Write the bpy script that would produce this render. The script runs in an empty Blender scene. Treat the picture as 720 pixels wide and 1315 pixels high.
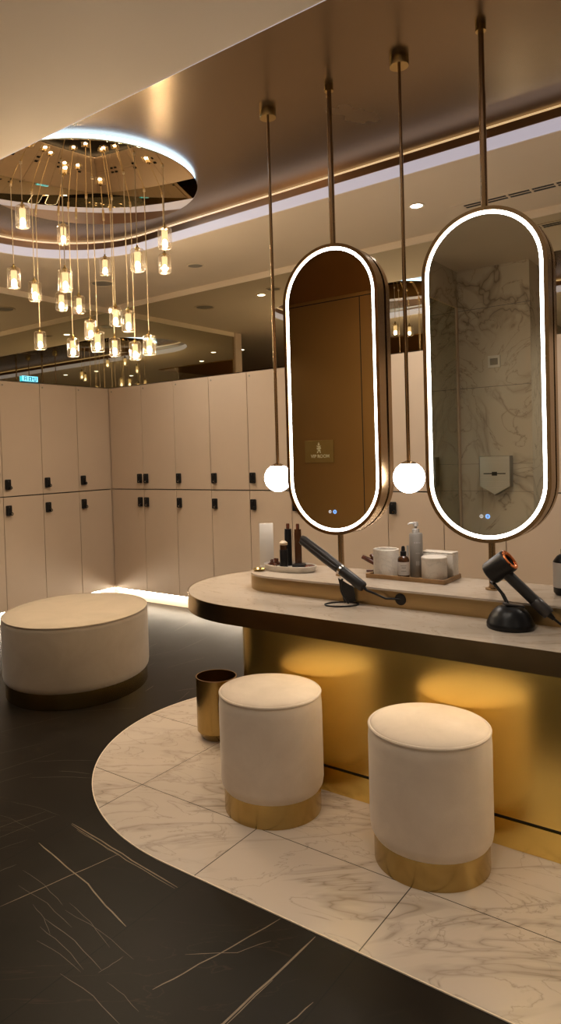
import bpy, bmesh, math, random
from mathutils import Vector, Matrix

S = bpy.context.scene
COL = S.collection
PI = math.pi

# ------------------------------------------------------------------ materials
def nmat(name):
    m = bpy.data.materials.new(name); m.use_nodes = True
    nt = m.node_tree; nt.nodes.clear()
    out = nt.nodes.new('ShaderNodeOutputMaterial')
    b = nt.nodes.new('ShaderNodeBsdfPrincipled')
    nt.links.new(b.outputs[0], out.inputs[0])
    return m, nt, b, out

def c4(c): return (c[0], c[1], c[2], 1)

def mapped(nt, scale=(1, 1, 1), rot=(0, 0, 0), loc=(0, 0, 0)):
    g = nt.nodes.new('ShaderNodeNewGeometry'); mp = nt.nodes.new('ShaderNodeMapping')
    mp.inputs['Scale'].default_value = scale; mp.inputs['Location'].default_value = loc
    src = g.outputs['Position']
    if any(rot):                              # turn first, stretch afterwards
        m0 = nt.nodes.new('ShaderNodeMapping'); m0.inputs['Rotation'].default_value = rot
        nt.links.new(src, m0.inputs['Vector']); src = m0.outputs[0]
    nt.links.new(src, mp.inputs['Vector'])
    return mp.outputs[0]

def noise(nt, vec, scale, detail=4, rough=.5, dist=0):
    n = nt.nodes.new('ShaderNodeTexNoise')
    n.inputs['Scale'].default_value = scale; n.inputs['Detail'].default_value = detail
    n.inputs['Roughness'].default_value = rough; n.inputs['Distortion'].default_value = dist
    if vec is not None: nt.links.new(vec, n.inputs['Vector'])
    return n.outputs['Fac']

def math_n(nt, op, a, b=None):
    n = nt.nodes.new('ShaderNodeMath'); n.operation = op
    for i, v in enumerate((a, b)):
        if v is None: continue
        if isinstance(v, (int, float)): n.inputs[i].default_value = v
        else: nt.links.new(v, n.inputs[i])
    return n.outputs[0]

def ramp(nt, fac, stops):
    r = nt.nodes.new('ShaderNodeValToRGB')
    while len(r.color_ramp.elements) < len(stops): r.color_ramp.elements.new(.5)
    for e, (p, c) in zip(r.color_ramp.elements, stops):
        e.position = p; e.color = c4(c) if len(c) == 3 else c
    nt.links.new(fac, r.inputs[0])
    return r.outputs[0]

def mix(nt, fac, a, b):
    n = nt.nodes.new('ShaderNodeMix'); n.data_type = 'RGBA'
    if isinstance(fac, (int, float)): n.inputs[0].default_value = fac
    else: nt.links.new(fac, n.inputs[0])
    for i, v in ((6, a), (7, b)):
        if isinstance(v, tuple): n.inputs[i].default_value = c4(v)
        else: nt.links.new(v, n.inputs[i])
    return n.outputs[2]

def bump(nt, b, h, strength=.1, dist=.002):
    n = nt.nodes.new('ShaderNodeBump'); n.inputs['Strength'].default_value = strength
    n.inputs['Distance'].default_value = dist
    nt.links.new(h, n.inputs['Height']); nt.links.new(n.outputs[0], b.inputs['Normal'])

def plain(name, col, rough=.5, metal=0, var=.06, vscale=6, bmp=0, spec=.5, rvar=0):
    m, nt, b, o = nmat(name)
    f = noise(nt, mapped(nt), vscale, 5, .55)
    lo = tuple(c * (1 - var) for c in col); hi = tuple(min(1, c * (1 + var)) for c in col)
    nt.links.new(ramp(nt, f, [(.3, lo), (.7, hi)]), b.inputs['Base Color'])
    b.inputs['Roughness'].default_value = rough; b.inputs['Metallic'].default_value = metal
    b.inputs['Specular IOR Level'].default_value = spec
    if rvar:
        r = math_n(nt, 'ADD', rough - rvar / 2, math_n(nt, 'MULTIPLY', f, rvar)); nt.links.new(r, b.inputs['Roughness'])
    if bmp:
        bump(nt, b, noise(nt, mapped(nt), 220, 3), bmp, .001)
    return m

def brushed(name, col, rough=.25, vertical=False, amt=.1):
    m, nt, b, o = nmat(name)
    sc = (420, 420, 2) if vertical else (2, 2, 420)
    f = noise(nt, mapped(nt, sc), 1, 2, .5)
    lo = tuple(c * (1 - amt * .4) for c in col); hi = tuple(min(1, c * (1 + amt * .4)) for c in col)
    nt.links.new(ramp(nt, f, [(.3, lo), (.7, hi)]), b.inputs['Base Color'])
    b.inputs['Metallic'].default_value = 1; b.inputs['Roughness'].default_value = rough
    return m

def emit(name, col, strength):
    m, nt, b, o = nmat(name)
    b.inputs['Base Color'].default_value = c4((.8, .8, .8))
    f = noise(nt, mapped(nt), 3, 2)
    c = ramp(nt, f, [(0, tuple(x * .97 for x in col)), (1, col)])
    nt.links.new(c, b.inputs['Emission Color']); b.inputs['Emission Strength'].default_value = strength
    return m

def mirror(name, col, rough=0.0):
    m, nt, b, o = nmat(name)
    f = noise(nt, mapped(nt), 1.3, 2)
    nt.links.new(ramp(nt, f, [(.2, tuple(c * .985 for c in col)), (.8, col)]), b.inputs['Base Color'])
    b.inputs['Metallic'].default_value = 1; b.inputs['Roughness'].default_value = rough
    return m

def marble(name, base, vein, rough, rot, grid=None, joint=(.05, .04, .03), scale=1.0, amt=.8):
    m, nt, b, o = nmat(name)
    v = mapped(nt, (1.0 * scale, 3.4 * scale, 1.8 * scale), (0, 0, rot))
    n1 = noise(nt, v, 1.15, 4, .5, 1.5)
    a1 = math_n(nt, 'ABSOLUTE', math_n(nt, 'SUBTRACT', n1, .5))
    v2 = mapped(nt, (1.6 * scale, 3.0 * scale, 2.6 * scale), (0, 0, rot + .35), (3.1, 7.7, 1.2))
    n2 = noise(nt, v2, 1.7, 5, .52, 1.8)
    a2 = math_n(nt, 'ABSOLUTE', math_n(nt, 'SUBTRACT', n2, .47))
    l1 = ramp(nt, a1, [(0, (1, 1, 1)), (.006, (.45, .45, .45)), (.04, (0, 0, 0))])
    l2 = ramp(nt, a2, [(0, (.8, .8, .8)), (.005, (.2, .2, .2)), (.02, (0, 0, 0))])
    patch = noise(nt, mapped(nt, (1, 1, 1), (0, 0, 0), (5, 2, 8)), 1.7, 2)
    gate = ramp(nt, patch, [(.38, (0, 0, 0)), (.62, (1, 1, 1))])
    fac = math_n(nt, 'MULTIPLY', math_n(nt, 'MAXIMUM', math_n(nt, 'MULTIPLY', l1, gate), l2), amt)
    cloud = noise(nt, v, .9, 4)
    bc = ramp(nt, cloud, [(.3, tuple(c * .9 for c in base)), (.7, base)])
    col = mix(nt, fac, bc, vein)
    if grid:
        x0, dx, y0, dy, w = grid
        g = nt.nodes.new('ShaderNodeNewGeometry'); s = nt.nodes.new('ShaderNodeSeparateXYZ')
        nt.links.new(g.outputs['Position'], s.inputs[0])
        def line(src, o0, d):
            t = math_n(nt, 'SUBTRACT', src, o0 - d * 40 - d / 2)
            t = math_n(nt, 'MODULO', t, d)
            t = math_n(nt, 'ABSOLUTE', math_n(nt, 'SUBTRACT', t, d / 2))
            return math_n(nt, 'LESS_THAN', t, w)
        j = math_n(nt, 'MAXIMUM', line(s.outputs[0], x0, dx), line(s.outputs[1], y0, dy))
        col = mix(nt, j, col, joint)
    nt.links.new(col, b.inputs['Base Color'])
    b.inputs['Roughness'].default_value = rough
    return m

RIGHT_ROT = -math.atan2(-.79, .612)
M = {}
M['locker'] = plain('beige_laminate', (.60, .475, .36), .42, 0, .025, 3)
M['locker_in'] = plain('gap_shade_laminate', (.11, .085, .065), .6)  # carcass painted dark to stand for the shade in the door gaps
M['black'] = plain('black_plastic', (.008, .008, .009), .35, spec=.3)
M['black_matte'] = plain('black_matte_plastic', (.016, .014, .014), .42)
M['grey_plastic'] = plain('grey_plastic', (.045, .04, .04), .33)
M['chrome'] = plain('chrome', (.7, .68, .65), .15, 1)
M['ceiling'] = plain('ceiling_paint', (.80, .68, .53), .7, 0, .02, 2)
M['trimpaint'] = plain('cornice_paint', (.78, .66, .50), .55, 0, .02, 2)
M['gold_ceiling'] = plain('satin_bronze_ceiling', (.25, .17, .088), .27, .92, .05, 1.2, rvar=.02)
_b = M['gold_ceiling'].node_tree.nodes['Principled BSDF']; _b.inputs['Coat Weight'].default_value = .22; _b.inputs['Coat Roughness'].default_value = .45; _b.inputs['Coat IOR'].default_value = 1.7
M['bronze_trim'] = brushed('bronze_trim', (.42, .26, .15), .3)
M['gold'] = brushed('brushed_gold', (.92, .69, .22), .25, False, .03)
M['brass'] = brushed('brushed_brass', (.44, .31, .115), .24, True, .05)
M['bronze'] = brushed('aged_bronze', (.44, .30, .165), .26, True, .06)
M['bronze_edge'] = plain('dark_bronze_edge', (.46, .35, .21), .24, 1, .1, 9)
M['bronze_ledge'] = brushed('bronze_ledge', (.42, .30, .15), .34)
M['bronze_wall'] = brushed('bronze_wall_panel', (.44, .25, .09), .42, True, .03)
M['groove'] = plain('black_groove', (.006, .005, .004), .6)
M['wall_mirror'] = mirror('grey_wall_mirror', (.64, .61, .50))
M['disc_mirror'] = mirror('bronze_disc_mirror', (.72, .57, .36))
M['glass_mirror'] = mirror('vanity_mirror_glass', (.80, .79, .70))
M['led'] = emit('mirror_led', (1, .96, .91), 6.5)
M['globe'] = emit('opal_globe', (1, .93, .86), 17)
M['cove'] = emit('cove_strip_glow', (.90, .80, .92), .30)  # riser strip given its own glow in place of a hidden LED
M['cove'].node_tree.nodes['Principled BSDF'].inputs['Base Color'].default_value = (.35, .35, .35, 1)
M['rimled'] = emit('disc_rim_led', (.40, .64, 1), 5)
M['amberled'] = emit('amber_cove_line', (1, .62, .25), .4)
M['underled'] = emit('under_counter_led', (1, .88, .70), 19)
M['kickled'] = emit('toe_kick_led', (1, .87, .68), 24)
M['downlens'] = emit('downlight_lens', (1, .93, .8), 12)
M['bulb'] = emit('bulb', (1, .83, .62), 900)
M['blue'] = emit('blue_icon', (.04, .36, 1), .8)
M['cyan'] = emit('cyan_sign', (.02, .55, .75), 1.2)
M['white_icon'] = emit('white_icon', (.9, .9, .9), .4)
M['marble_top'] = marble('counter_marble', (.58, .49, .40), (.26, .19, .135), .10, RIGHT_ROT + .2, None, scale=1.1, amt=.6)
M['marble_floor'] = marble('pale_marble_tile', (.56, .47, .385), (.19, .14, .10), .26, RIGHT_ROT, (1.976, .588, .902, .5895, .0016), scale=1.0, amt=.7)
M['marble_wall'] = marble('wall_marble', (.62, .54, .43), (.20, .15, .11), .25, .5, None, scale=.5, amt=.9)
M['marble_ware'] = marble('marble_ware', (.70, .64, .56), (.34, .30, .26), .3, .9, None, scale=7, amt=.6)
M['wood'] = plain('tray_wood', (.30, .17, .07), .4, 0, .2, 30)
M['brownplastic'] = plain('brown_tortoise', (.10, .03, .015), .2, 0, .3, 60)
M['amber'] = plain('amber_glass', (.06, .022, .008), .1, 0, .2)
M['label'] = plain('paper_label', (.55, .51, .47), .6)
M['labelink'] = plain('label_ink', (.14, .12, .11), .6)
M['greybottle'] = plain('grey_bottle', (.20, .18, .16), .35)
M['greycap'] = plain('grey_pump', (.38, .355, .33), .25)
M['beigecap'] = plain('beige_cap', (.5, .38, .25), .4)
M['frost'] = plain('frosted_panel', (.60, .55, .48), .35)
M['copper'] = plain('copper_ring', (.95, .30, .10), .22, 1)
M['steel'] = brushed('brushed_steel', (.42, .42, .40), .3)
M['switch'] = plain('white_switch', (.75, .72, .66), .4)
M['darkwall'] = plain('dark_corridor_wall', (.02, .017, .014), .6)
M['signplate'] = plain('sign_plate', (.46, .31, .11), .45, 1)
M['signgold'] = plain('sign_gold_letters', (1, .88, .58), .35, 0)
M['post'] = plain('post_paint', (.62, .48, .36), .55)
M['grille'] = plain('grille_grey', (.30, .27, .22), .6)

def velvet():
    m, nt, b, o = nmat('cream_velvet')
    f = noise(nt, mapped(nt), 7, 6, .6, .4)
    f2 = noise(nt, mapped(nt), 240, 2)
    nt.links.new(ramp(nt, f, [(.3, (.60, .49, .38)), (.7, (.69, .575, .455))]), b.inputs['Base Color'])
    b.inputs['Roughness'].default_value = .85; b.inputs['Sheen Weight'].default_value = .35
    b.inputs['Sheen Roughness'].default_value = .4
    b.inputs['Sheen Tint'].default_value = (1, .93, .84, 1)
    bump(nt, b, f2, .25, .0012)
    return m
M['velvet'] = velvet()
def velvet2():
    m, nt, b, o = nmat('beige_velvet')
    f = noise(nt, mapped(nt), 5, 6, .6, .8)
    nt.links.new(ramp(nt, f, [(.3, (.36, .285, .195)), (.7, (.42, .335, .232))]), b.inputs['Base Color'])
    b.inputs['Roughness'].default_value = .85; b.inputs['Sheen Weight'].default_value = .3
    bump(nt, b, noise(nt, mapped(nt), 240, 2), .25, .0012)
    return m
M['velvet_ott'] = velvet2()

def darkfloor():
    m, nt, b, o = nmat('dark_stone_tile')
    v = mapped(nt, (1, 1, 1))
    f = noise(nt, v, 3, 6, .6)
    base = ramp(nt, f, [(.3, (.0095, .007, .0046)), (.7, (.015, .011, .0072))])
    v2 = mapped(nt, (1.2, 5.0, 1), (0, 0, .9))
    n = noise(nt, v2, 1.4, 5, .5, .8)
    a = math_n(nt, 'ABSOLUTE', math_n(nt, 'SUBTRACT', n, .5))
    gate = ramp(nt, noise(nt, mapped(nt, (1, 1, 1), (0, 0, 0), (9, 4, 0)), 1.4, 3), [(.45, (0, 0, 0)), (.6, (1, 1, 1))])
    l = math_n(nt, 'MULTIPLY', ramp(nt, a, [(0, (1, 1, 1)), (.006, (0, 0, 0))]), gate)
    col = mix(nt, math_n(nt, 'MULTIPLY', l, .10), base, (.16, .10, .055))
    g = nt.nodes.new('ShaderNodeNewGeometry'); s = nt.nodes.new('ShaderNodeSeparateXYZ')
    nt.links.new(g.outputs['Position'], s.inputs[0])
    def line(src, o0, d, w):
        t = math_n(nt, 'MODULO', math_n(nt, 'SUBTRACT', src, o0 - d * 40 - d / 2), d)
        return math_n(nt, 'LESS_THAN', math_n(nt, 'ABSOLUTE', math_n(nt, 'SUBTRACT', t, d / 2)), w)
    j = math_n(nt, 'MAXIMUM', line(s.outputs[0], .80, 1.176, .0016), line(s.outputs[1], .902, .588, .0016))
    col = mix(nt, j, col, (.006, .005, .004))
    nt.links.new(col, b.inputs['Base Color'])
    nt.links.new(math_n(nt, 'ADD', .34, math_n(nt, 'MULTIPLY', f, .14)), b.inputs['Roughness'])
    return m
M['darkfloor'] = darkfloor()
M['darkfloor'].node_tree.nodes['Principled BSDF'].inputs['Specular IOR Level'].default_value = .09
M['vein'] = plain('gold_vein', (.17, .12, .065), .45, 0, .2, 30)

M['cable'] = plain('pale_cable', (.62, .48, .28), .4, .3)
M['vein_faint'] = plain('faint_gold_vein', (.085, .06, .035), .45, 0, .2, 30)
def clear_glass():
    m = bpy.data.materials.new('clear_shade_glass'); m.use_nodes = True
    nt = m.node_tree; nt.nodes.clear()
    o = nt.nodes.new('ShaderNodeOutputMaterial'); mx = nt.nodes.new('ShaderNodeMixShader')
    t = nt.nodes.new('ShaderNodeBsdfTransparent'); g = nt.nodes.new('ShaderNodeBsdfGlossy')
    lw = nt.nodes.new('ShaderNodeLayerWeight'); lw.inputs[0].default_value = .5
    r = nt.nodes.new('ShaderNodeValToRGB')
    r.color_ramp.elements[0].position = .36; r.color_ramp.elements[0].color = (.03, .03, .03, 1)
    r.color_ramp.elements[1].position = .95; r.color_ramp.elements[1].color = (.8, .8, .8, 1)
    nt.links.new(lw.outputs['Facing'], r.inputs[0]); nt.links.new(r.outputs[0], mx.inputs[0])
    t.inputs[0].default_value = (.98, .95, .90, 1)
    g.inputs['Color'].default_value = (1, .95, .85, 1); g.inputs['Roughness'].default_value = .08
    nt.links.new(t.outputs[0], mx.inputs[1]); nt.links.new(g.outputs[0], mx.inputs[2])
    tl = nt.nodes.new('ShaderNodeBsdfTranslucent'); tl.inputs[0].default_value = (.030, .026, .019, 1)
    m2 = nt.nodes.new('ShaderNodeAddShader'); m3 = nt.nodes.new('ShaderNodeMixShader')
    nt.links.new(g.outputs[0], m2.inputs[0]); nt.links.new(tl.outputs[0], m2.inputs[1])
    nt.links.new(r.outputs[0], m3.inputs[0]); nt.links.new(t.outputs[0], m3.inputs[1]); nt.links.new(m2.outputs[0], m3.inputs[2])
    m2 = m3
    nt.links.new(m2.outputs[0], o.inputs[0])
    return m
M['glass'] = clear_glass()
def frosted_tube():
    m = bpy.data.materials.new('frosted_inner_tube'); m.use_nodes = True
    nt = m.node_tree; nt.nodes.clear()
    o = nt.nodes.new('ShaderNodeOutputMaterial'); mx = nt.nodes.new('ShaderNodeMixShader')
    t = nt.nodes.new('ShaderNodeBsdfTransparent'); e = nt.nodes.new('ShaderNodeEmission')
    e.inputs[0].default_value = (1, .70, .36, 1); e.inputs[1].default_value = 1.1
    mx.inputs[0].default_value = .55
    nt.links.new(t.outputs[0], mx.inputs[1]); nt.links.new(e.outputs[0], mx.inputs[2])
    nt.links.new(mx.outputs[0], o.inputs[0])
    return m
M['tube'] = frosted_tube()
def pane():
    m = bpy.data.materials.new('tinted_glass_pane'); m.use_nodes = True
    nt = m.node_tree; nt.nodes.clear()
    o = nt.nodes.new('ShaderNodeOutputMaterial'); mx = nt.nodes.new('ShaderNodeMixShader')
    t = nt.nodes.new('ShaderNodeBsdfTransparent'); t.inputs[0].default_value = (.5, .53, .47, 1)
    g = nt.nodes.new('ShaderNodeBsdfGlossy'); g.inputs['Color'].default_value = (.72, .74, .68, 1)
    g.inputs['Roughness'].default_value = 0
    mx.inputs[0].default_value = .7
    nt.links.new(t.outputs[0], mx.inputs[1]); nt.links.new(g.outputs[0], mx.inputs[2])
    nt.links.new(mx.outputs[0], o.inputs[0])
    return m
M['pane'] = pane()

# ------------------------------------------------------------------ mesh builder
class MB:
    def __init__(s): s.bm = bmesh.new(); s.mi = 0
    def _new(s, faces):
        for f in faces: f.material_index = s.mi
    def box(s, x0, x1, y0, y1, z0, z1, bev=0):
        r = bmesh.ops.create_cube(s.bm, size=1)
        vs = r['verts']
        for v in vs:
            v.co = Vector(((x0 + x1) / 2 + v.co.x * (x1 - x0), (y0 + y1) / 2 + v.co.y * (y1 - y0), (z0 + z1) / 2 + v.co.z * (z1 - z0)))
        fs = list({f for v in vs for f in v.link_faces})
        s._new(fs)
        if bev:
            es = list({e for f in fs for e in f.edges})
            r = bmesh.ops.bevel(s.bm, geom=es, offset=bev, segments=3, profile=.5, affect='EDGES')
            s._new(r['faces'])
        return s
    def lathe(s, prof, seg=48, c=(0, 0, 0), rx=1.0, ry=1.0, rot=0.0):
        rings = []
        for r, z in prof:
            if r < 1e-6:
                rings.append([s.bm.verts.new((c[0], c[1], c[2] + z))])
            else:
                ring = []
                for k in range(seg):
                    a = 2 * PI * k / seg; x = r * rx * math.cos(a); y = r * ry * math.sin(a)
                    ring.append(s.bm.verts.new((c[0] + x * math.cos(rot) - y * math.sin(rot), c[1] + x * math.sin(rot) + y * math.cos(rot), c[2] + z)))
                rings.append(ring)
        fs = []
        for a, b in zip(rings[:-1], rings[1:]):
            for k in range(seg):
                k2 = (k + 1) % seg
                if len(a) == 1 and len(b) == 1: continue
                if len(a) == 1: q = [a[0], b[k2], b[k]]
                elif len(b) == 1: q = [a[k], a[k2], b[0]]
                else: q = [a[k], a[k2], b[k2], b[k]]
                fs.append(s.bm.faces.new(q))
        s._new(fs); return s
    def cyl(s, p0, p1, r0, r1=None, seg=20, caps=True):
        r1 = r0 if r1 is None else r1
        return s.tube([p0, p1], [r0, r1], seg, caps)
    def tube(s, pts, rs, seg=12, caps=True, sx=1.0, up=None):
        pts = [Vector(p) for p in pts]
        if isinstance(rs, (int, float)): rs = [rs] * len(pts)
        rings = []; prev = None
        for i, p in enumerate(pts):
            t = (pts[min(i + 1, len(pts) - 1)] - pts[max(i - 1, 0)]).normalized()
            if prev is None:
                a = Vector(up) if up else (Vector((0, 0, 1)) if abs(t.z) < .9 else Vector((1, 0, 0)))
                n = (a - t * a.dot(t)).normalized()
            else:
                n = (prev - t * prev.dot(t)).normalized()
            prev = n; b = t.cross(n)
            rings.append([s.bm.verts.new(p + (n * math.cos(2 * PI * k / seg) + b * sx * math.sin(2 * PI * k / seg)) * rs[i]) for k in range(seg)])
        fs = []
        for a, b in zip(rings[:-1], rings[1:]):
            for k in range(seg):
                fs.append(s.bm.faces.new([a[k], b[k], b[(k + 1) % seg], a[(k + 1) % seg]]))
        if caps:
            fs.append(s.bm.faces.new(rings[0])); fs.append(s.bm.faces.new(rings[-1][::-1]))
        s._new(fs); return s
    def prism(s, poly, z0, z1, fn=None, bev=0):
        # poly in a plane; fn maps (u, v, w) -> point
        fn = fn or (lambda u, v, w: (u, v, w))
        a = [s.bm.verts.new(fn(u, v, z0)) for u, v in poly]; b = [s.bm.verts.new(fn(u, v, z1)) for u, v in poly]
        n = len(poly); fs = [s.bm.faces.new(a[::-1]), s.bm.faces.new(b)]
        for k in range(n): fs.append(s.bm.faces.new([a[k], a[(k + 1) % n], b[(k + 1) % n], b[k]]))
        s._new(fs)
        if bev:
            es = list({e for f in fs[:2] for e in f.edges})
            r = bmesh.ops.bevel(s.bm, geom=es, offset=bev, segments=3, profile=.5, affect='EDGES'); s._new(r['faces'])
        return s
    def band(s, pa, pb, z0, z1, fn=None, closed=True):
        # tube-like ring between outer loop pa and inner loop pb
        fn = fn or (lambda u, v, w: (u, v, w)); n = len(pa); L = []
        for P, z in ((pa, z0), (pa, z1), (pb, z1), (pb, z0)): L.append([s.bm.verts.new(fn(u, v, z)) for u, v in P])
        fs = []
        for i in range(4):
            A = L[i]; B = L[(i + 1) % 4]
            for k in range(n if closed else n - 1):
                fs.append(s.bm.faces.new([A[k], A[(k + 1) % n], B[(k + 1) % n], B[k]]))
        if not closed:
            for k in (0, n - 1): fs.append(s.bm.faces.new([L[i][k] for i in range(4)]))
        s._new(fs); return s
    def sphere(s, c, r, seg=32, rings=18, sc=(1, 1, 1)):
        q = bmesh.ops.create_uvsphere(s.bm, u_segments=seg, v_segments=rings, radius=r)
        fs = set()
        for v in q['verts']:
            v.co = Vector((c[0] + v.co.x * sc[0], c[1] + v.co.y * sc[1], c[2] + v.co.z * sc[2])); fs.update(v.link_faces)
        s._new(fs); return s
    def mesh(s, name, mats, smooth=True, ang=38):
        bmesh.ops.recalc_face_normals(s.bm, faces=s.bm.faces)
        me = bpy.data.meshes.new(name); s.bm.to_mesh(me); s.bm.free()
        for m in (mats if isinstance(mats, (list, tuple)) else [mats]): me.materials.append(M[m] if isinstance(m, str) else m)
        if smooth:
            for p in me.polygons: p.use_smooth = True
            me.set_sharp_from_angle(angle=math.radians(ang))
        return me
    def build(s, name, mats, parent=None, loc=None, **k):
        return place(name, s.mesh(name, mats, **k), parent, loc)

def place(name, me, parent=None, loc=None, rot=None):
    o = bpy.data.objects.new(name, me); COL.objects.link(o)
    if parent: o.parent = parent
    if loc: o.location = loc
    if rot: o.rotation_euler = rot
    return o

def tag(o, label, cat, group=None):
    o['label'] = label; o['category'] = cat
    if group: o['group'] = group
    return o
def thing(name, label, cat, loc, group=None, rotz=0):
    o = bpy.data.objects.new(name, None); COL.objects.link(o); o.empty_display_size = .05
    o.location = loc; o.rotation_euler = (0, 0, rotz)
    return tag(o, label, cat, group)
def struct(o): o['kind'] = 'structure'; return o

def stadium(xc, yc, r, yend, n=40):
    """outline with a half-round end towards +Y, straight sides down to yend (counter-clockwise)"""
    p = [(xc + r * math.cos(PI * k / n), yc + r * math.sin(PI * k / n)) for k in range(n + 1)]
    return p + [(xc - r, yend), (xc + r, yend)]
def oblong(w, z0, z1, n=28):
    """vertical pill outline centred on u = 0"""
    r = w / 2; p = []
    for k in range(n + 1): a = PI * k / n; p.append((r * math.cos(a), z1 - r + r * math.sin(a)))
    for k in range(n + 1): a = PI + PI * k / n; p.append((r * math.cos(a), z0 + r + r * math.sin(a)))
    return p

CEIL = 2.785      # painted ceiling
TRAY = 2.90       # bronze ceiling
XR, YB = 4.5, 5.015   # locker fronts: right bank, back bank

# ------------------------------------------------------------------ setting
def floor():
    b = MB(); b.box(-1.5, 5.1, -4.1, 7.7, -.1, 0)
    b.mi = 1
    def strip(pts, w):
        pts = [Vector((x, y, 0)) for x, y in pts]
        L = []; R = []
        for i, p in enumerate(pts):
            t = (pts[min(i + 1, len(pts) - 1)] - pts[max(i - 1, 0)]).normalized(); nrm = Vector((-t.y, t.x, 0))
            ww = w * (.35 if i in (0, len(pts) - 1) else 1)
            L.append(b.bm.verts.new((p.x + nrm.x * ww, p.y + nrm.y * ww, .0006))); R.append(b.bm.verts.new((p.x - nrm.x * ww, p.y - nrm.y * ww, .0006)))
        for i in range(len(pts) - 1): b._new([b.bm.faces.new([R[i], R[i + 1], L[i + 1], L[i]])])
    rnd = random.Random(4)
    def vein(pts, w, j=.002, sub=3):
        j = min(j, .002)
        q = []
        for (x0, y0), (x1, y1) in zip(pts[:-1], pts[1:]):
            for k in range(sub): t = k / sub; q.append((x0 + (x1 - x0) * t + rnd.uniform(-j, j), y0 + (y1 - y0) * t + rnd.uniform(-j, j)))
        q.append(pts[-1]); strip(q, w)
    vein([(1.177, 1.878), (1.40, 1.826), (1.575, 1.788)], .0016, .003)
    vein([(1.463, 2.076), (1.435, 1.93), (1.405, 1.746), (1.366, 1.617), (1.337, 1.495)], .0022, .004)
    vein([(1.612, 2.080), (1.598, 1.90), (1.578, 1.721), (1.557, 1.496)], .0022, .003)
    vein([(1.606, 2.080), (1.586, 1.90), (1.568, 1.74), (1.548, 1.50)], .0013, .003)
    vein([(1.596, 2.03), (1.580, 1.87), (1.57, 1.78)], .0010, .004)
    vein([(1.212, 1.262), (1.299, 1.238), (1.45, 1.196), (1.622, 1.151)], .0018, .002)
    vein([(1.20, 1.07), (1.232, 1.053), (1.415, 1.039), (1.616, 1.029)], .0028, .004)
    vein([(1.22, 1.045), (1.415, 1.034)], .0014, .003)
    vein([(1.27, .95), (1.324, .926), (1.414, .912)], .0015, .003)
    vein([(1.35, 1.28), (1.44, 1.17), (1.53, 1.12)], .0009, .006)
    # thin scattered veins on the tiles to the left
    for x, y, a, l, w in [(1.33, 1.98, -1.72, .26, .0012), (1.27, 1.92, -1.66, .3, .0011), (1.24, 1.80, -1.9, .16, .001), (1.22, 1.72, -1.70, .30, .0016),
                          (1.19, 1.70, -1.72, .24, .0012), (1.28, 1.70, -1.64, .32, .001), (1.31, 1.72, -1.8, .26, .001), (1.15, 1.66, -1.6, .2, .001),
                          (1.11, 1.50, -1.66, .26, .0015), (1.17, 1.42, -.1, .08, .0014), (1.16, 1.38, -1.7, .14, .001), (1.36, 2.30, -.25, .26, .0014), (1.30, 2.24, -.2, .32, .0014),
                          (1.26, 2.18, -.28, .2, .001), (1.22, 2.05, -.2, .12, .0016), (1.45, 2.66, -.3, .35, .001), (1.6, 2.72, -.2, .4, .0012), (1.85, 2.66, -.95, .3, .0014),
                          (1.75, 2.53, -.98, .28, .0016), (1.86, 2.48, -1.15, .15, .0022), (2.37, 2.97, -.8, .3, .0014), (1.55, 2.95, -.35, .5, .001), (1.9, 3.1, -.3, .45, .001),
                          (1.48, 2.45, -1.5, .3, .0008), (1.58, 2.42, -1.4, .26, .0008), (2.75, 2.62, .3, .2, .0014), (2.9, 2.75, -.6, .12, .0022), (3.2, 3.1, -.2, .3, .0016),
                          (3.3, 3.5, .25, .3, .0016), (3.0, 3.2, .2, .25, .0014), (3.5, 3.3, .15, .4, .0014), (3.9, 3.7, .3, .3, .0016), (2.8, 2.9, .25, .1, .003), (3.05, 3.45, -.25, .5, .0012)]:
        b.mi = 2; vein([(x, y), (x + l * .5 * math.cos(a) + l * .04, y + l * .5 * math.sin(a)), (x + l * math.cos(a), y + l * math.sin(a))], w * .6, .005)
    struct(b.build('floor', ['darkfloor', 'vein', 'vein_faint'], smooth=False))
floor()
b = MB(); b.prism(stadium(2.62, 1.62, .99, -4.0, 72), 0.0, .003); struct(b.build('floor_2', 'marble_floor', smooth=False))
b = MB(); o_ = stadium(2.62, 1.62, .993, -4.0, 72); i_ = stadium(2.62, 1.62, .9895, -4.0, 72)
b.band(o_, i_, 0, .0034); struct(b.build('trim_1', 'trimpaint', smooth=False))

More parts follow.
